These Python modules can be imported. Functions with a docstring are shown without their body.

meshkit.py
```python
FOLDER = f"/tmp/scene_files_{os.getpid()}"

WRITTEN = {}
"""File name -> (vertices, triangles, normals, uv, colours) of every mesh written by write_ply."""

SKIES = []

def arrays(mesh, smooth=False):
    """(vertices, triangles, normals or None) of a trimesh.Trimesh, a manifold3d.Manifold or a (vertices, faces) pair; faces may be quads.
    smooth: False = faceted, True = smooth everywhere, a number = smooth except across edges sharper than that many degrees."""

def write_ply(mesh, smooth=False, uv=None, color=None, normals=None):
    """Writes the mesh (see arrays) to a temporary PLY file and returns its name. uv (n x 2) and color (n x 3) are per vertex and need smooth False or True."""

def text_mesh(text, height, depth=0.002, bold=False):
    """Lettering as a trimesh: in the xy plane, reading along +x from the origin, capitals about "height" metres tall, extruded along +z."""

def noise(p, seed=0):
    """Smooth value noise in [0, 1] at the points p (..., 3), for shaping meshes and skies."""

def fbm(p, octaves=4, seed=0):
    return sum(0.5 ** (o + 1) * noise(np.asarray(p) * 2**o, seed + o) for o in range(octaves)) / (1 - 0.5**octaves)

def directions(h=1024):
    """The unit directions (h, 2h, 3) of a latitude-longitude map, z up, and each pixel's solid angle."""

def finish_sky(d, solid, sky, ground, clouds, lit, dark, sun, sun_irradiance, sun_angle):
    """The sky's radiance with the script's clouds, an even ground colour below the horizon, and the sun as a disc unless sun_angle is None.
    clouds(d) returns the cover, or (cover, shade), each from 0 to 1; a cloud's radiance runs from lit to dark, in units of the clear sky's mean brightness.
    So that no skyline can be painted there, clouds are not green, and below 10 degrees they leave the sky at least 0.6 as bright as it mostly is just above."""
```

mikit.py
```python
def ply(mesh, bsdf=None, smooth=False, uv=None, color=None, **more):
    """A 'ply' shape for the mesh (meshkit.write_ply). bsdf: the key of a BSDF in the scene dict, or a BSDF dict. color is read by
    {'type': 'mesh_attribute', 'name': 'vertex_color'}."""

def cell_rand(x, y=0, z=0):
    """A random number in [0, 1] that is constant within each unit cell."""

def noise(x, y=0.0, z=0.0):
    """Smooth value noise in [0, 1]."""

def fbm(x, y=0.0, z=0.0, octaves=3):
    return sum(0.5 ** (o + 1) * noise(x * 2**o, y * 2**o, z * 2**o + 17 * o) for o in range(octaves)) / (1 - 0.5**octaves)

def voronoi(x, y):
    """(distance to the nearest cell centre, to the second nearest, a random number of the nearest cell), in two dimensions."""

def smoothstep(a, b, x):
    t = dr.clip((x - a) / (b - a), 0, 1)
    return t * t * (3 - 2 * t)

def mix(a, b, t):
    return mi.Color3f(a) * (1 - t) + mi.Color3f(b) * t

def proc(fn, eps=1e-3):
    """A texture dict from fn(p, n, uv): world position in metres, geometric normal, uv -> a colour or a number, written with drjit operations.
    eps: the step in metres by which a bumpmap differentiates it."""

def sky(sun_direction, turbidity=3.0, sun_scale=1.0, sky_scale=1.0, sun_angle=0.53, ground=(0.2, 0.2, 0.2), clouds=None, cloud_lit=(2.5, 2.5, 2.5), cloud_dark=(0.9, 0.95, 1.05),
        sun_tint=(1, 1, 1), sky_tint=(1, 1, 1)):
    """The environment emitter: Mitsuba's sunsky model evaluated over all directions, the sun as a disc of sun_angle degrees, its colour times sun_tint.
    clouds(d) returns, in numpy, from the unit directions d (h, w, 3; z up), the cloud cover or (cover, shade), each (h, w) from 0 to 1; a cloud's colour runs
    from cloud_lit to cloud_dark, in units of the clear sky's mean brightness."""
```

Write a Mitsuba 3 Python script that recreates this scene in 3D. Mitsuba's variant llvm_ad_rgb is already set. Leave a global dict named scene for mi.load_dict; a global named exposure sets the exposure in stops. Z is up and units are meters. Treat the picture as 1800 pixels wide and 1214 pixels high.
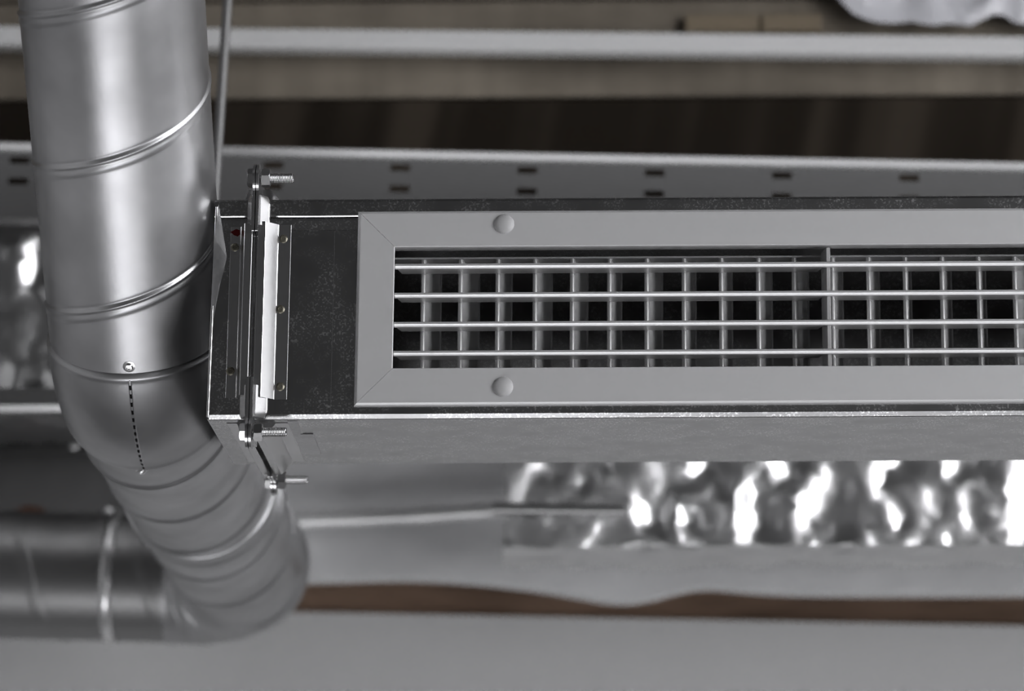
import math, numpy as np, trimesh, mitsuba as mi, drjit as dr, mikit, meshkit
from mikit import proc, noise, fbm, smoothstep, mix
from shapely.geometry import Polygon, LineString, Point, box as sbox
from shapely.ops import unary_union
import shapely.affinity as aff

T = mi.ScalarTransform4f
scene, labels = {}, {}
# ------------------------------------------------------------------ camera, light, exposure
H0 = 4.0                                   # height of the duct's lower face above the floor
cam_o = np.array([0.12354, 0.56183, H0 - 2.07195])
cam_f = np.array([-0.001629, -0.214624, 0.976695])
cam_u = np.array([0.005232, -0.976685, -0.214613])
scene['camera'] = {'type': 'thinlens', 'to_world': T().look_at(origin=cam_o.tolist(), target=(cam_o + cam_f).tolist(), up=cam_u.tolist()),
                   'fov': math.degrees(2 * math.atan(900 / 4800)), 'fov_axis': 'x', 'aperture_radius': 0.0115, 'focus_distance': 2.135,
                   'near_clip': 0.05, 'far_clip': 100.0}
exposure = 0.36
WIN_Y = 3.9        # radiance of the hazy daylight in the windows of the wall with y > 0
WIN_X = 6.9        # and of the wall with x > 0

# ------------------------------------------------------------------ materials
def g(v): return {'type': 'rgb', 'value': [v, v, v] if np.isscalar(v) else list(v)}
def mat(name, d, two=True):
    scene[name] = {'type': 'twosided', 'bsdf': d} if two else d
def metal(name, fn, rough, spec=None):
    mat(name, {'type': 'principled', 'base_color': proc(fn) if callable(fn) else g(fn), 'metallic': 1.0,
               'roughness': proc(rough) if callable(rough) else float(rough)})

def galv_col(p, n, uv):
    a = fbm(p.x * 22, p.y * 22, p.z * 22, octaves=3)
    b = noise(p.x * 420, p.y * 420, p.z * 420)
    v = 0.50 + 0.16 * (a - 0.5) + 0.08 * (b - 0.5)
    return mi.Color3f(v, v, v * 1.01)
def galv_rough(p, n, uv):
    return 0.24 + 0.18 * (fbm(p.x * 16 + 5, p.y * 16, p.z * 16, octaves=3) - 0.5)
metal('galvanised', galv_col, galv_rough)
def spang_col(p, n, uv):
    b = noise(p.x * 950, p.y * 950, p.z * 500)
    a = fbm(p.x * 45, p.y * 45, p.z * 45, octaves=3)
    v = 0.44 + 0.14 * (a - 0.5) + 0.45 * smoothstep(0.5, 0.95, b) * smoothstep(0.30, 0.6, a)
    return mi.Color3f(v, v, v)
def spang_rough(p, n, uv):
    b = noise(p.x * 950, p.y * 950, p.z * 500)
    a = fbm(p.x * 45, p.y * 45, p.z * 45, octaves=3)
    return 0.19 + 0.10 * smoothstep(0.5, 0.95, b) * smoothstep(0.30, 0.6, a)
metal('spangled', spang_col, spang_rough)
def pipe_col(p, n, uv):
    a = fbm(p.x * 14, p.y * 14, p.z * 14, octaves=4)
    v = 0.50 + 0.45 * (a - 0.5)
    return mi.Color3f(v, v, v * 1.015)
def pipe_rough(p, n, uv):
    return 0.38 + 0.14 * (fbm(p.x * 18, p.y * 18 + 3, p.z * 18, octaves=3) - 0.5)
metal('pipe_metal', pipe_col, pipe_rough)
def dull_col(p, n, uv):
    v = 0.42 + 0.18 * (fbm(p.x * 12, p.y * 12, p.z * 12) - 0.5)
    return mi.Color3f(v, v, v)
metal('dull_metal', dull_col, 0.38)
metal('zinc', 0.66, 0.22)
metal('foil', 0.92, 0.31)
metal('foil_dull', 0.78, 0.30)
mat('shaded_blade_paint', {'type': 'principled', 'base_color': g(0.40), 'roughness': 0.34, 'specular': 0.7, 'metallic': 0.35})  # darker copy of the blade paint: shade inside the grille put into the colour
metal('bright_metal', 0.85, 0.28)
metal('dark_or_shaded_galvanised', 0.30, 0.42)
mat('lit_lip_and_tape', {'type': 'principled', 'base_color': g(0.8), 'roughness': 0.35, 'specular': 0.6, 'metallic': 0.5})  # on the tray lip the pale colour stands in for light; also tape and screws
mat('pale_plastic', {'type': 'principled', 'base_color': g((0.55, 0.55, 0.58)), 'roughness': 0.35, 'specular': 0.6})
mat('rust', {'type': 'diffuse', 'reflectance': g((0.10, 0.045, 0.028))})

def shade_plank_col(p, n, uv):
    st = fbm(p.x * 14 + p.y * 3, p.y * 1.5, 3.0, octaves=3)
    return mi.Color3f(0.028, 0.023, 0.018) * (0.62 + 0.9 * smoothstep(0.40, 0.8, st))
mat('shade_plank', {'type': 'diffuse', 'reflectance': proc(shade_plank_col)})  # dark base is painted shade beside the tray; the streaks are stains
mat('painted_frame', {'type': 'principled', 'base_color': g(0.49), 'roughness': 0.36, 'specular': 0.6, 'metallic': 0.32})
mat('painted_blade', {'type': 'principled', 'base_color': g(0.6), 'roughness': 0.33, 'specular': 0.6, 'metallic': 0.65})
mat('cap_plastic', {'type': 'principled', 'base_color': g(0.34), 'roughness': 0.5, 'specular': 0.4})
def sheet_col(p, n, uv):
    a = fbm(p.x * 9, p.y * 16, p.z * 9, octaves=4)
    v = 0.56 + 0.16 * (a - 0.5)
    return mi.Color3f(v, v, v * 1.01)
mat('facing_sheet', {'type': 'principled', 'base_color': proc(sheet_col), 'roughness': 0.5, 'specular': 0.5, 'metallic': 0.1})
def brown_col(p, n, uv):
    a = fbm(p.x * 5, p.y * 14, p.z * 8, octaves=4)
    st = fbm(p.x * 26, p.y * 2.5, p.z * 5, octaves=3)
    k = 0.35 + 1.3 * a * (0.5 + 1.0 * st)
    return mi.Color3f(0.165, 0.145, 0.118) * k
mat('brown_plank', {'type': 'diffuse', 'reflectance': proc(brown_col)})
def brown2_col(p, n, uv):
    a = fbm(p.x * 7, p.y * 30, p.z * 8, octaves=3)
    return mi.Color3f(0.30, 0.205, 0.15) * (0.4 + 1.2 * a)
mat('brown_wood', {'type': 'diffuse', 'reflectance': proc(brown2_col)})
mat('pale_board', {'type': 'diffuse', 'reflectance': g((0.20, 0.165, 0.12))})
mat('white_paint', {'type': 'principled', 'base_color': g(0.51), 'roughness': 0.6, 'specular': 0.3})
mat('bar_paint', {'type': 'principled', 'base_color': g(0.60), 'roughness': 0.5, 'specular': 0.4})
mat('tray_paint', {'type': 'principled', 'base_color': g(0.11), 'roughness': 0.5, 'metallic': 0.0})
mat('rod_metal', {'type': 'principled', 'base_color': g(0.2), 'roughness': 0.45, 'metallic': 0.6})
def floor_col(p, n, uv):
    v = 0.07 + 0.03 * fbm(p.x * 2, p.y * 2, 0)
    return mi.Color3f(v, v, v)
mat('floor_concrete', {'type': 'diffuse', 'reflectance': proc(floor_col)})
mat('wall_dark', {'type': 'diffuse', 'reflectance': g(0.16)})
mat('wall_pale', {'type': 'diffuse', 'reflectance': g(0.6)})
mat('wall_light', {'type': 'diffuse', 'reflectance': g(0.45)})
mat('window_frame_paint', {'type': 'diffuse', 'reflectance': g(0.25)})
mat('red_ink', {'type': 'diffuse', 'reflectance': g((0.06, 0.009, 0.009))})
mat('rivet_dark', {'type': 'principled', 'base_color': g((0.16, 0.15, 0.12)), 'roughness': 0.35, 'metallic': 0.7})
mat('gap_black', {'type': 'diffuse', 'reflectance': g(0.012)})

# ------------------------------------------------------------------ helpers.  Local frame: millimetres,
# x along the duct, u across its lower face, d up into the ceiling void (d = 0 on the duct's lower face).
SH = 0.014193                              # the run of ducts is slightly out of square
def world(v):
    v = np.asarray(v, float)
    return np.c_[(v[:, 0] + SH * v[:, 1]) / 1000, -v[:, 1] / 1000, v[:, 2] / 1000 + H0]
def put(key, mesh, m, smooth=False, label=None, cat=None, group=None, kind=None, **more):
    if isinstance(mesh, (list, tuple)) and not isinstance(mesh[0], np.ndarray):
        mesh = trimesh.util.concatenate(mesh)
    if isinstance(mesh, tuple):
        mesh = trimesh.Trimesh(mesh[0], mesh[1], process=False)
    mesh = trimesh.Trimesh(world(mesh.vertices), np.asarray(mesh.faces)[:, ::-1], process=False)
    scene[key] = mikit.ply(mesh, m, smooth=smooth, **more)
    d = {}
    if label: d['label'] = label
    if cat: d['category'] = cat
    if group: d['group'] = group
    if kind: d['kind'] = kind
    if d: labels[key] = {**labels.get(key, {}), **d}
    return key
def thing(key, label, cat, group=None, kind=None):
    labels[key] = {'label': label, 'category': cat}
    if group: labels[key]['group'] = group
    if kind: labels[key]['kind'] = kind
    return key
def nxt(key):
    if key not in scene and key not in labels and not any(k.startswith(key + '__') for k in scene): return key
    i = 1
    while f'{key}_{i:03d}' in scene or f'{key}_{i:03d}' in labels: i += 1
    return f'{key}_{i:03d}'
def bx(x0, x1, u0, u1, d0, d1, c=0.0):
    """A box, its edges chamfered by c."""
    if not c:
        m = trimesh.creation.box(extents=(x1 - x0, u1 - u0, d1 - d0))
        m.apply_translation(((x0 + x1) / 2, (u0 + u1) / 2, (d0 + d1) / 2)); return m
    e = np.array([x1 - x0, u1 - u0, d1 - d0]) / 2
    pts = []
    for s in np.ndindex(2, 2, 2):
        s = np.array(s) * 2 - 1
        for k in range(3):
            q = s * (e - c); q[k] = s[k] * e[k]; pts.append(q)
    m = trimesh.convex.convex_hull(np.array(pts))
    m.apply_translation(((x0 + x1) / 2, (u0 + u1) / 2, (d0 + d1) / 2)); return m
def extrude(poly, length):
    polys = getattr(poly, 'geoms', [poly])
    return trimesh.util.concatenate([trimesh.creation.extrude_polygon(p, length, engine='earcut') for p in polys])
def ex_x(poly, x0, x1):
    """A (u, d) polygon extruded along x."""
    m = extrude(poly, x1 - x0); v = m.vertices
    return trimesh.Trimesh(np.c_[v[:, 2] + x0, v[:, 0], v[:, 1]], m.faces, process=False)
def ex_u(poly, u0, u1):
    """An (x, d) polygon extruded along u."""
    m = extrude(poly, u1 - u0); v = m.vertices
    return trimesh.Trimesh(np.c_[v[:, 0], v[:, 2] + u0, v[:, 1]], np.asarray(m.faces)[:, ::-1], process=False)
def ex_d(poly, d0, d1):
    """An (x, u) polygon extruded along d."""
    m = extrude(poly, d1 - d0); v = m.vertices
    return trimesh.Trimesh(np.c_[v[:, 0], v[:, 1], v[:, 2] + d0], m.faces, process=False)
def arc(cx, cy, r, a0, a1, n=7):
    return [(cx + r * math.cos(math.radians(a)), cy + r * math.sin(math.radians(a))) for a in np.linspace(a0, a1, n)]
def along_x(m, x, u, d):
    """A mesh made along z, laid along x at (x, u, d)."""
    v = m.vertices
    return trimesh.Trimesh(np.c_[v[:, 2] + x, v[:, 0] + u, v[:, 1] + d], m.faces, process=False)
def lathe(prof, n=24):
    return trimesh.creation.revolve(np.array(prof, float), sections=n)
def toward(m, x, u, d):
    """A mesh made along z, laid so that +z looks down out of the face (-d)."""
    v = m.vertices
    return trimesh.Trimesh(np.c_[v[:, 0] + x, -v[:, 1] + u, -v[:, 2] + d], m.faces, process=False)
rng = np.random.default_rng(7)

# ------------------------------------------------------------------ the setting: a hall (local mm)
XL, XR, UB, UF, FL, CE = -3600., 2700., 6000., -5000., -H0 * 1000, 1350.
put('floor', bx(XL, XR, UF, UB, FL - 150, FL), 'floor_concrete', label='dark grey concrete floor of the hall', kind='structure')
put('ceiling', bx(XL, XR, UF, UB, CE + 30, CE + 180), 'wall_dark', label='dark structural deck above the ducts', kind='structure')
put('wall_back', bx(XL, XR, UB, UB + 200, FL, CE + 30), 'wall_dark', label='dark wall on the far side of the hall', kind='structure')
put('wall_left', bx(XL - 200, XL, UF, UB, FL, CE + 30), 'wall_pale', label='pale end wall of the hall', kind='structure')
def wall_with_windows(key, axis, pos, out, a0, a1, openings, label):
    poly = sbox(a0, FL, a1, CE + 30)
    for (o0, o1, z0, z1) in openings: poly = poly.difference(sbox(o0, z0, o1, z1))
    if axis == 'u':   m = ex_u(poly, min(pos, pos + out), max(pos, pos + out))
    else:
        m = extrude(poly, abs(out)); v = m.vertices
        m = trimesh.Trimesh(np.c_[v[:, 2] + min(pos, pos + out), v[:, 0], v[:, 1]], m.faces, process=False)
    put(key, m, 'wall_light', label=label, kind='structure')
win_n = [0]
def window(axis, pos, out, a0, a1, z0, z1, rad):
    win_n[0] += 1
    key = f'window_{win_n[0]}'
    labels[key] = {'label': 'tall unseen window of the hall full of hazy daylight', 'kind': 'structure'}
    n = max(1, round((a1 - a0) / 900)); bars = []
    def blk(b0, b1, c0, c1, p0, p1):
        p0, p1 = sorted((p0, p1))
        return bx(b0, b1, p0, p1, c0, c1) if axis == 'u' else bx(p0, p1, b0, b1, c0, c1)
    inn = pos + out * 0.35
    for (b0, b1, c0, c1) in [(a0, a1, z0, z0 + 60), (a0, a1, z1 - 60, z1)] + [(a0 + (a1 - a0) * k / n - 30, a0 + (a1 - a0) * k / n + 30, z0, z1) for k in range(n + 1)]:
        bars.append(blk(max(b0, a0), min(b1, a1), c0, c1, inn, inn + out * 0.3))
    put(key + '__frame', bars, 'window_frame_paint')
    q = pos + out * 0.5
    for k in range(n):
        b0, b1 = a0 + (a1 - a0) * k / n, a0 + (a1 - a0) * (k + 1) / n
        if axis == 'u': v = np.array([[b0, q, z0], [b1, q, z0], [b1, q, z1], [b0, q, z1]]); f = np.array([[0, 2, 1], [0, 3, 2]])
        else: v = np.array([[q, b0, z0], [q, b1, z0], [q, b1, z1], [q, b0, z1]]); f = np.array([[0, 2, 1], [0, 3, 2]])
        m = trimesh.Trimesh(v, f, process=False)
        want = np.array([0, 1, 0]) if axis == 'u' else np.array([-1, 0, 0])
        if m.face_normals[0] @ want < 0: m = trimesh.Trimesh(v, f[:, ::-1], process=False)
        put(key + f'__pane' + (f'_{k:03d}' if k else ''), m, 'window_frame_paint', emitter={'type': 'area', 'radiance': g((rad, rad, rad * 1.03))})
OP_Y = [(-1300, 600, FL + 80, FL + 2250), (760, 2600, FL + 80, FL + 2250)]  # second opening added to keep the highlights on the right-hand edges bright
wall_with_windows('wall_front', 'u', UF, -200, XL, XR, OP_Y, 'light wall with a low glazed front and an added second one')
for o, e in zip(OP_Y, (WIN_Y, WIN_Y * .55)): window('u', UF, -200, *o, e)
OP_X = [(-1500, 1500, FL + 900, FL + 3000), (-300, 2200, FL + 3300, FL + 4900)]  # high opening added for the flange slope to reflect
wall_with_windows('wall_right', 'x', XR, 200, UF, UB, OP_X, 'light end wall with a glazed front and an added high window')
for o, e in zip(OP_X, (WIN_X, WIN_X * .17)): window('x', XR, 200, *o, e)

# planks of the ceiling above the ducts: each a part of the ceiling; a lower bay of planks towards the back wall
BAY = 900.
put('ceiling__dropped_bay', bx(-2750, 1800, 150, 1500, BAY + 31, CE + 30), 'wall_dark')
def run_of_planks(us, x0, x1, l, d, mats):
    for i in range(len(us) - 1):
        x = x0 - i * 61
        while x < x1:
            put(nxt('ceiling__plank'), bx(x, x + l - 3, us[i], us[i + 1] - 3, d + (i * 7 % 5), d + 30, 2.5), mats[i])
            x += l
run_of_planks([-300, -185, -70, 45, 160], -2400, 1700, 1090, 1255, ['brown_wood'] * 4)
run_of_planks([190, 270, 382, 500, 640, 780, 920], -2600, 1700, 3800, BAY, ['shade_plank'] * 2 + ['brown_plank'] * 4)  # first two rows are darkened in place of a cast shadow
labels['ceiling__plank'] = {'label': 'brown ceiling plank'}

# pale soffit along the lower side of the picture
pts = [(-2600, -140), (-497, -160.9), (-154, -168.8), (733, -190.4), (1700, -203), (1700, -1500), (-2600, -1500)]
put('soffit', ex_d(Polygon(pts), 1200, CE), 'white_paint', label='smooth pale grey soffit below the brown planks', kind='structure')

# ------------------------------------------------------------------ background services
# pale bar
a = math.atan2(411.5 - 455.1, 690.3 + 464.1)
def rot_bar(m, ang, x, u):
    v = np.array(m.vertices); c, s = math.cos(ang), math.sin(ang)
    return trimesh.Trimesh(np.c_[x + c * v[:, 0] - s * v[:, 1], u + s * v[:, 0] + c * v[:, 1], v[:, 2]], m.faces, process=False)
hollow = Polygon(sbox(-11.5, 860, 11.5, 884).buffer(-2).buffer(2).exterior, [sbox(-9.5, 862, 9.5, 882).exterior.coords])
ang_b = math.atan2(432.6 - 451.0 + 3, 690.5 + 229)
put('support_bar', rot_bar(ex_x(hollow, -2200, 1700), ang_b, 229, 432), 'bar_paint', smooth=40,
    label='pale grey square bar crossing below the brown planks, topmost in the photo', cat='bar')
# slotted cable tray: floor with two rows of slots, one lip
ang_t = math.atan2(215.6 - 237.2, 644.6 + 177.2)
floor_poly = sbox(-2000, -78, 1600, 0)
x0 = 133.0
for k in range(-15, 12):
    for vv in (-9.5, -32.0):
        floor_poly = floor_poly.difference(sbox(-9.5 + k * 131.2, vv - 3, 9.5 + k * 131.2, vv + 3).buffer(0.8))
tray = thing('cable_tray', 'grey slotted metal cable tray with a bright lip, running above the duct', 'cable tray')
put(tray + '__slotted_floor', rot_bar(ex_d(floor_poly, 640, 641.5), ang_t, 133, 228.5), 'tray_paint')
lip = LineString([(0, 641), (0, 636), (.6, 634), (4.6, 630), (5.6, 630), (6, 632)]).buffer(0.8)
put(tray + '__lip', rot_bar(ex_x(lip, -2000, 1600), ang_t, 133, 228.5), 'lit_lip_and_tape', smooth=40, label='upper lip coloured pale to stand for the light on it')
lip2 = LineString([(-78, 641), (-78, 612), (-80, 608)]).buffer(0.8)
put(tray + '__lip_001', rot_bar(ex_x(lip2, -2000, 1600), ang_t, 133, 228.5), 'tray_paint', smooth=40)
# thin rod behind the pipe
rod = trimesh.creation.cylinder(radius=4.6, segment=[(-150, 560, 420), (-165.5, 60, 420)], sections=20)
put('thin_rod', rod, 'rod_metal', smooth=40, label='thin grey rod standing just right of the big pipe', cat='rod')

def crumple(x0, x1, u0, u1, d, amp, cell, seed, rim=()):
    """A crumpled foil face at depth d over x0..x1, u0..u1: randomly folded facets."""
    r = np.random.default_rng(seed)
    nx, nu = max(2, int((x1 - x0) / cell)), max(2, int((u1 - u0) / cell))
    gx, gu = np.meshgrid(np.linspace(x0, x1, nx + 1), np.linspace(u0, u1, nu + 1), indexing='ij')
    j = np.zeros_like(gx); j[1:-1, 1:-1] = 1
    px = gx + j * r.uniform(-.42, .42, gx.shape) * cell; pu = gu + j * r.uniform(-.42, .42, gx.shape) * cell
    q = np.stack([px / 38., pu / 60., 0 * px + seed], -1)
    dd = d + amp * 2.4 * np.abs(meshkit.fbm(q, 3, seed) - .5) * 2 + r.uniform(-1, 1, gx.shape) * amp * 0.22
    v = np.c_[px.ravel(), pu.ravel(), dd.ravel()]
    from scipy.spatial import Delaunay
    f = Delaunay(v[:, :2]).simplices
    m = trimesh.Trimesh(v, f, process=False)
    if m.face_normals[:, 2].mean() > 0: m = trimesh.Trimesh(v, f[:, ::-1], process=False)
    return m
def crumple_side(x0, x1, u, d0, d1, amp, cell, seed):
    m = crumple(x0, x1, d0, d1, 0, amp, cell, seed); v = m.vertices
    return trimesh.Trimesh(np.c_[v[:, 0], u + v[:, 2], v[:, 1]], m.faces, process=False)
foilL = thing('foil_wrapped_duct', 'crumpled silver foil duct at the left edge, behind the big pipe', 'foil duct')
put(foilL + '__wrapping', [crumple(-1900, -215, -10, 216, 700, 9, 10, 3), crumple_side(-1900, -215, -14, 700, 930, 4, 14, 4),
                           bx(-1900, -216, -2, 182, 716, 885)], 'foil_dull', smooth=60)
put(foilL + '__tape_strip', ex_x(LineString([(3, 694), (-14, 694), (-20, 698), (-22, 712)]).buffer(0.8), -1900, -215), 'dull_metal', smooth=40, label='smooth foil tape edge')
db = thing('dark_box_duct', 'dark dull sheet-metal box duct under the foil duct at the left edge', 'duct')
put(db + '__casing', bx(-1900, -235, -86, 40, 965, 1250, 2), 'dark_or_shaded_galvanised')
put(db + '__joint_strip', [bx(-1900, -235, -14, -2, 958, 966, 1), bx(-262, -240, -90, -14, 960, 966, 1)], 'dark_or_shaded_galvanised')
for k, (x, uu) in enumerate(((-376, -9.5), (-337, -11.5), (-334, -84))):
    put(db + '__screw' + (f'_{k:03d}' if k else ''), toward(lathe([(0, 0), (5, 0), (5, 1.5), (3, 3.2), (0, 3.6)], 16), x, uu, 958), 'lit_lip_and_tape', smooth=40)
put(db + '__rust_spot', ex_d(Polygon([(-440, -80), (-425, -76), (-408, -79), (-405, -86), (-420, -90), (-438, -88)]), 963.6, 964.8), 'rust', label='orange rust spot')
foilR = thing('foil_wrapped_duct_001', 'crumpled shiny foil wrap below the grille duct, at the lower right', 'foil duct')
put(foilR + '__wrapping', [crumple(110, 1300, -150, 30, 790, 8, 10, 11), crumple_side(110, 1300, -152, 790, 960, 5, 20, 12),
                           bx(112, 1300, -140, 20, 806, 950)], 'foil', smooth=60)
# grey facing sheet with a torn, wavy lower edge
edge = [(-175, -151), (-145, -152), (-60, -150), (-11, -149.5), (40, -151), (87, -154.6), (152, -163), (200, -172), (243, -179), (275, -176), (305, -167), (341, -160), (393, -166), (450, -169), (510, -170), (705, -171), (900, -168), (1300, -172)]
gx = np.linspace(-175, 1300, 240); lo = np.interp(gx, *np.array(edge).T)
lo = np.convolve(np.pad(lo, 3, mode='edge'), np.ones(7) / 7, mode='valid')
rows = 26; V = []
for k in range(rows + 1):
    t = k / rows
    V.append(np.c_[gx, lo + t * (125 - lo), 0 * gx])
V = np.array(V); 
V[..., 2] = 1040 + 9 * (meshkit.fbm(np.stack([V[..., 0] / 90, V[..., 1] / 45, 0 * V[..., 0]], -1), 3, 5) - .5)
nX = len(gx); idx = np.arange((rows + 1) * nX).reshape(rows + 1, nX)
F = np.vstack([np.c_[idx[:-1, :-1].ravel(), idx[1:, :-1].ravel(), idx[1:, 1:].ravel()], np.c_[idx[:-1, :-1].ravel(), idx[1:, 1:].ravel(), idx[:-1, 1:].ravel()]])
top = V.reshape(-1, 3); bot = top + [0, 0, 40]
F2 = F[:, ::-1] + len(top)
s0 = idx[0]; side = np.vstack([np.c_[s0[:-1], s0[1:], s0[1:] + len(top)], np.c_[s0[:-1], s0[1:] + len(top), s0[:-1] + len(top)]])
put('insulation_blanket', trimesh.Trimesh(np.vstack([top, bot]), np.vstack([F, F2, side]), process=False), 'facing_sheet', smooth=50,
    label='dull grey faced insulation blanket with a wavy torn lower edge over the brown planks', cat='insulation')

def sweep(pts, radius, n=32):
    """A tube along a polyline; radius is a number or one per point."""
    P = np.asarray(pts, float); R = np.broadcast_to(radius, len(P))
    t = np.gradient(P, axis=0); t /= np.linalg.norm(t, axis=1, keepdims=True)
    nrm = np.cross(t[0], [0.31, 0.2, 0.9]); nrm /= np.linalg.norm(nrm); N = []
    for k in range(len(P)):
        nrm = nrm - t[k] * (nrm @ t[k]); nrm /= np.linalg.norm(nrm); N.append(nrm)
    N = np.array(N); B = np.cross(t, N)
    ph = np.linspace(0, 2 * np.pi, n, endpoint=False)
    v = P[:, None] + R[:, None, None] * (np.cos(ph)[None, :, None] * N[:, None] + np.sin(ph)[None, :, None] * B[:, None])
    v = np.vstack([v.reshape(-1, 3), P[:1], P[-1:]]); f = []
    i = np.arange(len(P) - 1)[:, None] * n; j = np.arange(n)[None]; j2 = (j + 1) % n
    a, b, c_, d_ = (i + j).ravel(), (i + j2).ravel(), (i + n + j).ravel(), (i + n + j2).ravel()
    f = [np.c_[a, b, d_], np.c_[a, d_, c_]]
    z = len(P) * n; e = (len(P) - 1) * n; j = np.arange(n); j2 = (j + 1) % n
    f += [np.c_[j2, j, 0 * j + z], np.c_[e + j, e + j2, 0 * j + z + 1]]
    return trimesh.Trimesh(v, np.vstack(f), process=False)
tube = thing('conduit_pipe', 'thin pipe wrapped in bright tape, lying on the grey insulation blanket', 'pipe')
xs = np.linspace(-230, 148, 60)
cu = np.interp(xs, [-230, -140, -10, 86, 144], [-89, -89, -84, -78, -71])
rr = 8.6 + 1.1 * np.sin(xs / 17.) * np.cos(xs / 41.)
put(tube + '__wrapped_run', sweep(np.c_[xs, cu, 1008 + 0 * xs], rr), 'lit_lip_and_tape', smooth=40, label='bright taped run')
put(tube + '__bare_run', sweep([(100, -112.5, 772), (145, -113.5, 772), (192, -114.5, 772), (238, -115.5, 772)], 6.0), 'dull_metal', smooth=40, label='dark bare run')
# foil sheet and board offcut under the planks, top right
ps = crumple(462, 1000, 440, 760, 868, 12, 13, 21)
low = np.interp(ps.vertices[:, 0], [462, 482, 502, 520, 542, 560, 592, 612, 631, 648, 670, 684, 700, 1000], [520, 487, 468, 458, 455, 460, 452, 458, 451, 463, 468, 458, 455, 450])
ps.vertices[:, 1] = low + (ps.vertices[:, 1] - 440) / 320 * (760 - low)
put('plastic_sheet', ps, 'pale_plastic', smooth=True, label='pale crumpled plastic sheet hanging at the top right corner', cat='sheet')
bd = thing('board_panel', 'pale brown board fixed under the brown planks at the top', 'board')
for k, (xa, xb) in enumerate(((311, 395), (398, 466))):
    put(bd + '__board' + (f'_{k:03d}' if k else ''), bx(xa, xb, 453, 474, 889, 904, 1.5), 'pale_board')

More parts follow.
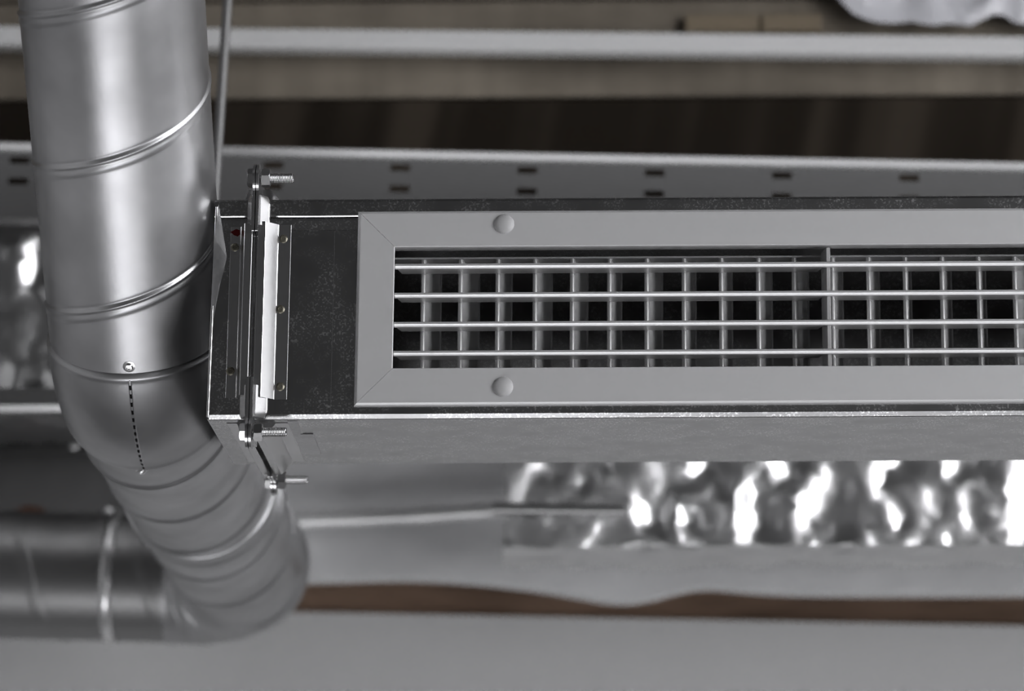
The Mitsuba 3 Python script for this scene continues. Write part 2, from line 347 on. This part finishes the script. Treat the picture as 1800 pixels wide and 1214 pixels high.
# ------------------------------------------------------------------ the big spiral duct (round pipe)
PR = 70.5
A = np.array([-185.5, 143., -95.]); dn = np.array([1.5, -199., 175.]); dn /= np.linalg.norm(dn)
VX = A + 326 * dn; END = np.array([-169.5, -166.4, 930.]); dfar = (END - VX) / np.linalg.norm(END - VX)
TL = 40.
def bend(p0, v, d0, d1, tl, n):
    """Points of an arc that leaves along d0 at v - tl*d0 and ends along d1 at v + tl*d1."""
    th = math.acos(np.clip(d0 @ d1, -1, 1)); r = tl / math.tan(th / 2)
    nn = d1 - d0 * (d0 @ d1); nn /= np.linalg.norm(nn); c = v - tl * d0 + r * nn
    return np.array([c - r * nn * math.cos(t) + r * d0 * math.sin(t) for t in np.linspace(0, th, n)])
e0 = VX - TL * dn; e1 = VX + TL * dfar
VX2 = END; dl = np.array([-1., 0.03, 0.]); dl /= np.linalg.norm(dl)
TL2 = 88.
near = np.linspace(A - dn * 420, e0 + dn * 4, 760)
elb = bend(None, VX, dn, dfar, TL, 160)
far = np.linspace(e1, VX2 - dfar * TL2, 620)
elb2 = bend(None, VX2, dfar, dl, TL2, 150)
flat = np.linspace(VX2 + dl * TL2, VX2 + dl * 1700, 1300)
def skin(P, rad, n=180, ref=np.array([-1., 0, 0]), caps=False):
    """The tube's surface: rad(s, phi) with phi from the left (0) over the side towards the floor (90) to the right (180)."""
    P = np.asarray(P); s = np.r_[0, np.cumsum(np.linalg.norm(np.diff(P, axis=0), axis=1))]
    t = np.gradient(P, axis=0); t /= np.linalg.norm(t, axis=1, keepdims=True)
    N = np.empty_like(P); nn = np.asarray(ref, float)
    for k in range(len(P)):
        nn = nn - t[k] * (nn @ t[k]); nn /= np.linalg.norm(nn); N[k] = nn
    B = np.cross(t, N)
    ph = np.linspace(0, 2 * np.pi, n, endpoint=False)
    R = rad(s[:, None], ph[None, :]) + 0 * s[:, None] * ph[None, :]
    v = P[:, None] + R[..., None] * (np.cos(ph)[None, :, None] * N[:, None] + np.sin(ph)[None, :, None] * B[:, None])
    i = np.arange(len(P) - 1)[:, None] * n; j = np.arange(n)[None]; j2 = (j + 1) % n
    a, b, c_, d_ = (i + j).ravel(), (i + j2).ravel(), (i + n + j).ravel(), (i + n + j2).ravel()
    m = trimesh.Trimesh(v.reshape(-1, 3), np.vstack([np.c_[a, b, d_], np.c_[a, d_, c_]]), process=False)
    mid = m.faces[len(m.faces) // 4]
    c0 = v.reshape(-1, 3)[mid].mean(0); ax = P[np.argmin(np.linalg.norm(P - c0, axis=1))]
    if np.cross(*(v.reshape(-1, 3)[mid][1:] - v.reshape(-1, 3)[mid][0])) @ (c0 - ax) < 0: m = trimesh.Trimesh(m.vertices, m.faces[:, ::-1], process=False)
    return m, N[-1]
PITCH = 125.
def helix(phase, sign=-1, h=1.5):
    def rad(s, ph):
        w = (s * 1.0 - sign * PITCH * ph / (2 * np.pi) - phase + PITCH / 2) % PITCH - PITCH / 2
        # the lock seam: a raised bead beside a shallow band
        return PR + h * np.exp(-(w / 1.5) ** 2) + 0.7 * np.exp(-((w - 5.5) / 3.0) ** 4) - 0.5 * np.exp(-((w + 3.0) / 1.2) ** 2)
    return rad
duct = thing('spiral_duct', 'big round galvanised spiral duct on the left, bending away and turning left far behind', 'duct')
PH1, PH2, PH3 = 52., 95., 20.
m, n1 = skin(near, helix(PH1)); put(duct + '__spiral_section', m, 'pipe_metal', smooth=True)
m, n2 = skin(elb, lambda s, ph: PR + 2.1 - 2.3 * np.exp(-s / 0.9) - 2.6 * np.exp(-(s.max() - s) / 0.9) + 0.7 * np.exp(-((s - 3) / 1.5) ** 2) + 1.0 * np.exp(-((s - 72) / 2.5) ** 2), ref=n1); put(duct + '__elbow', m, 'pipe_metal', smooth=True, label='smooth elbow with a stitched seam')
m, n3 = skin(far, helix(PH2, h=2.2), ref=n2); put(duct + '__spiral_section_001', m, 'pipe_metal', smooth=True)
m, n4 = skin(elb2, lambda s, ph: PR + 1.5 - 1.7 * np.exp(-s / 1.2) + 1.5 * np.exp(-((s - 4) / 2) ** 2) + 1.5 * np.exp(-((s % 40 - 20) / 2.5) ** 2), n=120, ref=n3); put(duct + '__elbow_001', m, 'pipe_metal', smooth=True)
m, _ = skin(flat, helix(PH3), n=120, ref=n4); put(duct + '__spiral_section_002', m, 'dark_or_shaded_galvanised', smooth=True)  # darker than the rest of the pipe: its shade is put into the metal colour
cpl = [e1 + dfar * k for k in np.linspace(330, 366, 73)]
m, _ = skin(cpl, lambda s, ph: PR + 2.2 - 2.3 * (np.exp(-s / 0.8) + np.exp(-(36 - s) / 0.8)) + 1.6 * (np.exp(-((s - 3) / 2.5) ** 2) + np.exp(-((s - 33) / 2.5) ** 2)), n=120, ref=n3); put(duct + '__coupling', m, 'pipe_metal', smooth=True)
ringp = [VX2 + dl * 150 + dl * k for k in np.linspace(-6, 6, 13)]
m, _ = skin(ringp, lambda s, ph: PR + 4.5 * np.sqrt(np.clip(1 - ((s - 6) / 6.2) ** 2, 0, 1)), n=96, ref=n4); put(duct + '__joint_ring', m, 'bright_metal', smooth=True, label='bright joint ring')
# seam of stitched welds down the elbow, and two screws
def elbow_pt(k, off, lift=0.):
    """A point of the elbow's skin that faces the floor, at arc index k."""
    t = np.gradient(elb, axis=0)[k]; t /= np.linalg.norm(t); N = np.array([-1., 0, 0]); N -= t * (N @ t); N /= np.linalg.norm(N); B = np.cross(N, t)
    if B[2] > 0: B = -B
    a = math.radians(off); return elb[k] + (PR + 2.0 + lift) * (math.cos(a) * B + math.sin(a) * -N), B
seam = [elbow_pt(k, 2.5 - 0.008 * k, -1.0)[0] for k in range(6, 156)]
put(duct + '__elbow_seam', sweep(seam, 1.9, 10), 'pipe_metal', smooth=True, label='lapped seam')
dash = []
for k in range(12, 150, 10):
    p0 = elbow_pt(k, 2.5 - 0.008 * k, 0.3)[0]; p1 = elbow_pt(k + 5, 2.5 - 0.008 * k, 0.3)[0]
    dash.append(trimesh.creation.cylinder(radius=1.0, segment=[p0, p1], sections=8))
put(duct + '__weld_stitches', dash, 'gap_black', kind='stuff', label='dark stitch marks along the elbow seam')
def screw_head(r):
    return trimesh.util.concatenate([lathe([(0, 0), (r * 1.5, 0), (r * 1.5, 0.6), (r, 0.9), (r, 2.2), (r * 0.8, 3.0), (r * 0.35, 3.1), (r * 0.3, 2.3), (0, 2.3)], 20)])
def screw_at(p, n):
    m = screw_head(3.3); z = n / np.linalg.norm(n); x = np.cross(z, [0.3, 1, 0.2]); x /= np.linalg.norm(x); y = np.cross(z, x)
    return trimesh.Trimesh(np.asarray(m.vertices) @ np.array([x, y, z]) + p, m.faces, process=False)
Bn = np.cross(np.array([-1., 0, 0]), dn); Bn = -Bn if Bn[2] > 0 else Bn; Bn /= np.linalg.norm(Bn)
put(duct + '__screw', screw_at(e0 - dn * 6 + Bn * (PR - 0.3) + np.array([3., 0, 0]), Bn), 'zinc', smooth=35)
p_, b_ = elbow_pt(157, -1.0, -0.5)
put(duct + '__screw_001', screw_at(p_, b_), 'zinc', smooth=35)

# ------------------------------------------------------------------ rectangular duct with the grille
DU0, DU1, DD = -163.3, 12.0, 200.0
face_top = [(DU1, DD)] + [(DU1, 3.0)] + arc(DU1 - 2.5, 2.5, 2.5, 0, -90, 5) + [(-1.4, 0.0), (-2.0, 0.5), (-2.4, 3.5), (-5.6, 3.5), (-5.9, 0.1), (-13.3, 1.25), (-13.9, 0.0)]
face_bot = [(-159.6, 0.0), (-160.0, 0.15), (-163.0, 2.75), (DU0, 3.2), (DU0, DD)]
full = LineString(face_top + face_bot + [(DU1, DD)]).buffer(0.45, join_style=2)
part_open = LineString([(-133, 0.0)] + face_bot + [(DU1, DD)] + face_top[1:] + [(-22, 0.0)]).buffer(0.45, join_style=2)
rd = thing('rectangular_duct', 'long rectangular galvanised sheet-metal duct carrying the grille', 'duct')
put(rd + '__casing', [ex_x(full, -79.5, 14), ex_x(part_open, 14, 724), ex_x(full, 724, 1900)], 'spangled', smooth=15)
put(rd + '__crease', bx(-18.4, -17.9, -158, -14, -0.62, -0.3), 'zinc')
put(rd + '__crease_001', bx(-47.0, -46.7, -161, -152, -0.62, -0.3), 'zinc')
st = thing('duct_stub', 'short galvanised duct stub joining the round duct to the flange', 'duct')
sx = -113.0
put(st + '__casing', [ex_x(full, sx, -80.2)], 'spangled', smooth=15)
put(st + '__folded_edge', [trimesh.creation.cylinder(radius=1.1, segment=[(sx, -162, -0.3), (sx + 1.5, 6, -0.3)], sections=12),
                           trimesh.creation.cylinder(radius=0.8, segment=[(sx, -163, 1), (sx, -163, 199)], sections=12)], 'zinc', smooth=40, label='bright folded edge')
lipv = np.array([[sx + 3, 8, -.8], [sx + 0.6, -20, -3.4], [sx + .3, -46, -2.6], [sx, -84, -1.2], [sx + 9.5, -27, -.6], [sx + 11, -36, -.6], [sx + 6, -58, -.6], [sx + 2, -84, -.6]])
lipf = np.array([[0, 4, 1], [1, 4, 5], [1, 5, 2], [2, 5, 6], [2, 6, 3], [3, 6, 7]])
lm = trimesh.Trimesh(lipv, lipf, process=False).subdivide().subdivide()
lm.vertices[:, 2] += 0.8 * (meshkit.fbm(lm.vertices / 6, 2, 3) - .5)
put(st + '__dented_lip', lm, 'galvanised', smooth=True, label='bright dented lip at the upper corner')

# flange rails (four round each duct end) with corner plates
FHT = 12.0
RP = [(-77.5, 0), (-77.5, -FHT + .6), (-76.9, -FHT), (-71.6, -FHT), (-70.9, -FHT + .5), (-63.0, -3.0), (-62.0, -1.3), (-61.4, -1.1), (-52.6, -1.1), (-52.2, -0.7), (-52.2, 0)]
LP = [(-81.5, 0), (-81.5, -FHT + .6), (-82.1, -FHT), (-87.5, -FHT), (-88.1, -FHT + .6), (-91.2, -1.8), (-92.0, -1.1), (-99.4, -1.1), (-99.8, -0.7), (-99.8, 0)]
def rails(owner, prof, m, u_cut):
    p = Polygon(prof)
    fr = ex_u(p, *u_cut)
    put(owner + '__flange_rail', fr, m, smooth=20)
    # the rail on the side that looks towards the picture's lower edge, then the opposite one and the upper one
    v = ex_u(p, 14, 186).vertices; f = ex_u(p, 14, 186).faces
    put(owner + '__flange_rail_001', trimesh.Trimesh(np.c_[v[:, 0], DU0 + v[:, 2], v[:, 1]], np.asarray(f)[:, ::-1], process=False), m, smooth=20)
    put(owner + '__flange_rail_002', trimesh.Trimesh(np.c_[v[:, 0], DU1 - v[:, 2], v[:, 1]], f, process=False), m, smooth=20)
    v = ex_u(p, *u_cut).vertices; f = ex_u(p, *u_cut).faces
    put(owner + '__flange_rail_003', trimesh.Trimesh(np.c_[v[:, 0], v[:, 1], DD - v[:, 2]], np.asarray(f)[:, ::-1], process=False), m, smooth=20)
rails(rd, RP, 'zinc', (-148.5, -9.0))
rails(st, LP, 'zinc', (-147.0, -10.5))
def corner_poly(su, sd, cu, cd):
    """The L plate at the duct's corner (cu, cd), in (u, d); su, sd: outward signs."""
    p = unary_union([sbox(-30, 1, 13, 17.0), sbox(1, -30, 17.0, 13), Point(13.0, 10.0).buffer(12.5), Point(10, 13).buffer(8)]).buffer(-1).buffer(1)
    p = p.difference(Point(14, 9).buffer(4.3))
    return aff.translate(aff.scale(p, su, sd, origin=(0, 0)), cu, cd)
CORN = [(1, -1, DU1, 0), (-1, -1, DU0, 0), (-1, 1, DU0, DD), (1, 1, DU1, DD)]
def leg_wedge(side, su, cu):
    """The rounded shoe of the corner plate that slips into the front rail."""
    s = 1 if side > 0 else -1; b = -77.3 if s > 0 else -81.7
    k = (1.0 if s > 0 else 0.62) * (1 if su < 0 else 0.78)
    pts = []
    for uu, q in ((-24, 1.0), (-6, 1.0), (-2, .93), (0.5, .8)):
        pts += [(b + s * w * k * q, cu + su * uu, d * (0.7 + 0.3 * q)) for w, d in ((0, -1), (0, -13.2), (2.2, -13.6), (9.6, -6.4), (10.6, -4.6), (10.8, -1))]
    return trimesh.convex.convex_hull(np.array(pts))
for owner, xa, xb, side in ((rd, -79.2, -77.2, 1), (st, -81.8, -79.8, -1)):
    for k, (su, sd, cu, cd) in enumerate(CORN):
        parts = [ex_x(corner_poly(su, sd, cu, cd), xa, xb)]
        if sd < 0: parts.append(leg_wedge(side, su, cu))
        put(owner + '__corner_plate' + (f'_{k:03d}' if k else ''), parts, 'zinc', smooth=30)
# rivets on the flange strips
riv = lathe([(0, 0), (3.3, 0), (3.4, 0.5), (2.7, 1.1), (1.7, 1.3), (1.5, 0.7), (0, 0.6)], 18)
for k, (x, uu) in enumerate(((-58.3, -20.5), (-59.0, -77.0), (-57.5, -138.5))):
    put(rd + '__rivet' + (f'_{k:03d}' if k else ''), toward(riv, x, uu, -1.0), 'rivet_dark', smooth=35)
for k, (x, uu) in enumerate(((-96.0, -27.0), (-96.4, -126.0))):
    put(st + '__rivet' + (f'_{k:03d}' if k else ''), toward(riv, x, uu, -1.0), 'rivet_dark', smooth=35)
put(st + '__red_mark', ex_d(Polygon([(-100, -14.6), (-95.5, -12.2), (-92.6, -13.2), (-92.4, -16.6), (-94, -18.2), (-97, -17.2)]), -1.35, -1.0), 'red_ink', label='dark red paint mark')
# cleat tab on the lower side
put(rd + '__cleat', [bx(-52, -44, DU0 - 0.9, DU0 - 0.1, 6, 150), bx(-46, -36, DU0 - 1.4, DU0 - 0.2, 60, 150)], 'galvanised')

# bolts through the corner plates
def thread(r, l, pitch):
    prof = [(0, 0)]; x = 0.
    prof.append((r - .5, 0.))
    while x < l - 1.0:
        prof += [(r, x + pitch * .35), (r, x + pitch * .55), (r - .75, x + pitch * .95)]; x += pitch
    prof += [(r - .8, l), (0, l)]
    return lathe(prof, 24)
def hexa(af, h, rotd):
    p = Polygon([(af / math.sqrt(3) * math.cos(math.radians(60 * k + rotd)), af / math.sqrt(3) * math.sin(math.radians(60 * k + rotd))) for k in range(6)])
    import manifold3d as m3
    m = extrude(p, h)
    cone = lathe([(0, 0), (af * .5, 0), (af * .5 + h * .62 * 1.1, h * .5), (af * .5, h), (0, h)], 36)
    try:
        return trimesh.boolean.intersection([m, cone], engine='manifold')
    except Exception: return m
for key, uu, dd, rotd, lab in (('bolt', 27.0, -8.5, 30, 'zinc hex bolt through the flange corner at the top of the duct'),
                               ('bolt_001', -175.8, -9, 16, 'zinc hex bolt through the flange corner just below the duct front edge'),
                               ('bolt_002', -176.6, 207, 8, 'zinc hex bolt at the lowest flange corner, hanging below the duct')):
    thing(key, lab, 'bolt', 'flange bolts')
    put(key + '__head', along_x(hexa(13, 5.4, rotd + 11), -86.9, uu, dd), 'zinc', smooth=20)
    put(key + '__nut', along_x(hexa(13.2, 6.8, rotd), -75.9, uu, dd), 'zinc', smooth=20)
    put(key + '__thread', along_x(thread(4.0, 24.6, 1.27), -75.4, uu, dd), 'zinc', smooth=25)

# ------------------------------------------------------------------ the grille
gr = thing('ventilation_grille', 'grey double-deflection ventilation grille on the duct, with horizontal blades in front of vertical ones', 'grille')
GX0, GX1, GU0, GU1 = 0.0, 737.0, -154.6, 0.7
FW = 29.3
prof = [(0.0, -0.2), (0.0, -3.6), (0.35, -4.4), (2.1, -5.9), (2.6, -6.0), (FW - .5, -6.0), (FW, -5.5), (FW, -1.0), (FW - 2.0, -1.0), (FW - 2.0, 14.0), (FW - 3.2, 14.0), (FW - 3.2, -4.4), (2.2, -4.4), (1.4, -3.4), (1.4, -0.2)]
def frame_piece(a, b, n_in):
    """A mitred length of the frame profile from corner a to corner b (x, u); n_in: the inward direction."""
    a, b, n_in = np.array(a, float), np.array(b, float), np.array(n_in, float)
    t = (b - a) / np.linalg.norm(b - a); P = np.array(prof)
    tri = trimesh.creation.extrude_polygon(Polygon(prof), 1.0, engine='earcut'); v = tri.vertices
    w, d, k = v[:, 0], v[:, 1], v[:, 2]
    L = np.linalg.norm(b - a)
    s = np.where(k < .5, w + .12, L - w - .12)
    q = a + s[:, None] * t + w[:, None] * n_in
    m = trimesh.Trimesh(np.c_[q, d], tri.faces, process=False)
    if m.volume < 0: m.invert()
    return m
TL_, TR_, BR_, BL_ = (GX0, GU1), (GX1, GU1), (GX1, GU0), (GX0, GU0)
for k, (a, b, n_in) in enumerate(((TL_, TR_, (0, -1)), (TR_, BR_, (-1, 0)), (BR_, BL_, (0, 1)), (BL_, TL_, (1, 0)))):
    put(gr + '__frame_bar' + (f'_{k:03d}' if k else ''), frame_piece(a, b, n_in), 'painted_frame', smooth=35)
IX0, IX1, IU0, IU1 = GX0 + FW, GX1 - FW, GU0 + FW, GU1 - FW
MX = 368.5
# horizontal blades: a rounded nose in one length, a tapering web behind it on both sides of the mullion
nose = Polygon([(2.0, 1.2), (2.0, -2.0), (1.7, -2.7), (1.2, -3.0), (0.2, -3.05), (-0.1, -2.95), (-1.8, -1.5), (-2.0, -1.1), (-2.0, 1.2), (-1.0, 3.2), (1.0, 3.2)])
web = Polygon([(-1.0, 2.6), (1.0, 2.6), (0.5, 21.0), (-0.5, 21.0)])
def blade_web(x0, x1):
    m = ex_x(web, x0, x1); v = np.array(m.vertices); mid = (x0 + x1) / 2
    v[:, 0] -= np.sign(v[:, 0] - mid) * np.clip(v[:, 2] - 2, 0, 20) / 19 * 3.4
    return trimesh.Trimesh(v, m.faces, process=False)
for k, ub in enumerate((-43.2, -66.4, -89.7, -112.7)):
    b = [ex_x(nose, IX0 + .4, IX1 - .4), blade_web(IX0 + 1.6, MX - 3.4), blade_web(MX + 3.4, IX1 - 1.6)]
    for q in b: q.apply_translation((0, ub, 0))
    put(gr + '__horizontal_blade' + (f'_{k:03d}' if k else ''), b, 'painted_blade', smooth=25)
put(gr + '__mullion', ex_u(Polygon([(MX - 1.4, 1.6), (MX + .9, 1.6), (MX + 1.4, 2.4), (MX + 2.0, 5), (MX + 3.2, 21), (MX - 3.6, 21), (MX - 2.0, 5)]), IU0 + .3, IU1 - .3), 'painted_blade', smooth=25)
# vertical blades behind
vb = [51.3 + 29.4 * k for k in range(10)] + [344.1] + [374.4, 403.0, 431.8, 460.9, 489.8, 518.4] + [547.2 + 28.9 * k for k in range(6)]
bead = Point(0, 0).buffer(1, 5)
def vprof(ang):
    p = unary_union([aff.scale(bead, 2.1, 2.6), Polygon([(-.9, 0), (.9, 0), (.5, 43), (-.5, 43)]), aff.translate(aff.scale(bead, 1.3, 1.6), 0, 44)])
    return aff.rotate(p, -ang, origin=(0, 0))
for k, x in enumerate(vb):
    ang = 15.5 + 2.5 * math.sin(k * 2.3) + (6 if k == 10 else 0)
    if k == 16: ang = 33
    m = ex_u(vprof(ang), IU0 - 1, IU1 - 2.6); m.apply_translation((x, 0, 25))
    put(gr + '__vertical_blade' + (f'_{k:03d}' if k else ''), m, 'shaded_blade_paint', smooth=30)
put(gr + '__core_channel', [bx(IX0 - 1, IX1 + 1, IU1 - 3.2, IU1 - 1.8, 21, 52), bx(IX0 - 1, IX1 + 1, IU1 - 3.2, IU1 + 4, 51, 53)], 'shaded_blade_paint')
put(gr + '__core_channel_001', [bx(IX0 - 1, IX1 + 1, IU0 + 0.2, IU0 + 1.4, 21, 52)], 'shaded_blade_paint')
cap = lathe([(0, 4.0), (2.5, 3.85), (5.0, 3.25), (6.8, 2.3), (7.7, 1.1), (7.9, 0.0), (0, -0.2)][::-1], 40)
for k, (x, uu) in enumerate(((114.6, -10.6), (115.0, -140.4))):
    put(gr + '__screw_cap' + (f'_{k:03d}' if k else ''), toward(cap, x, uu, -6.0), 'cap_plastic', smooth=50, label='round domed screw cap on the ' + ('upper' if k == 0 else 'lower') + ' frame bar')
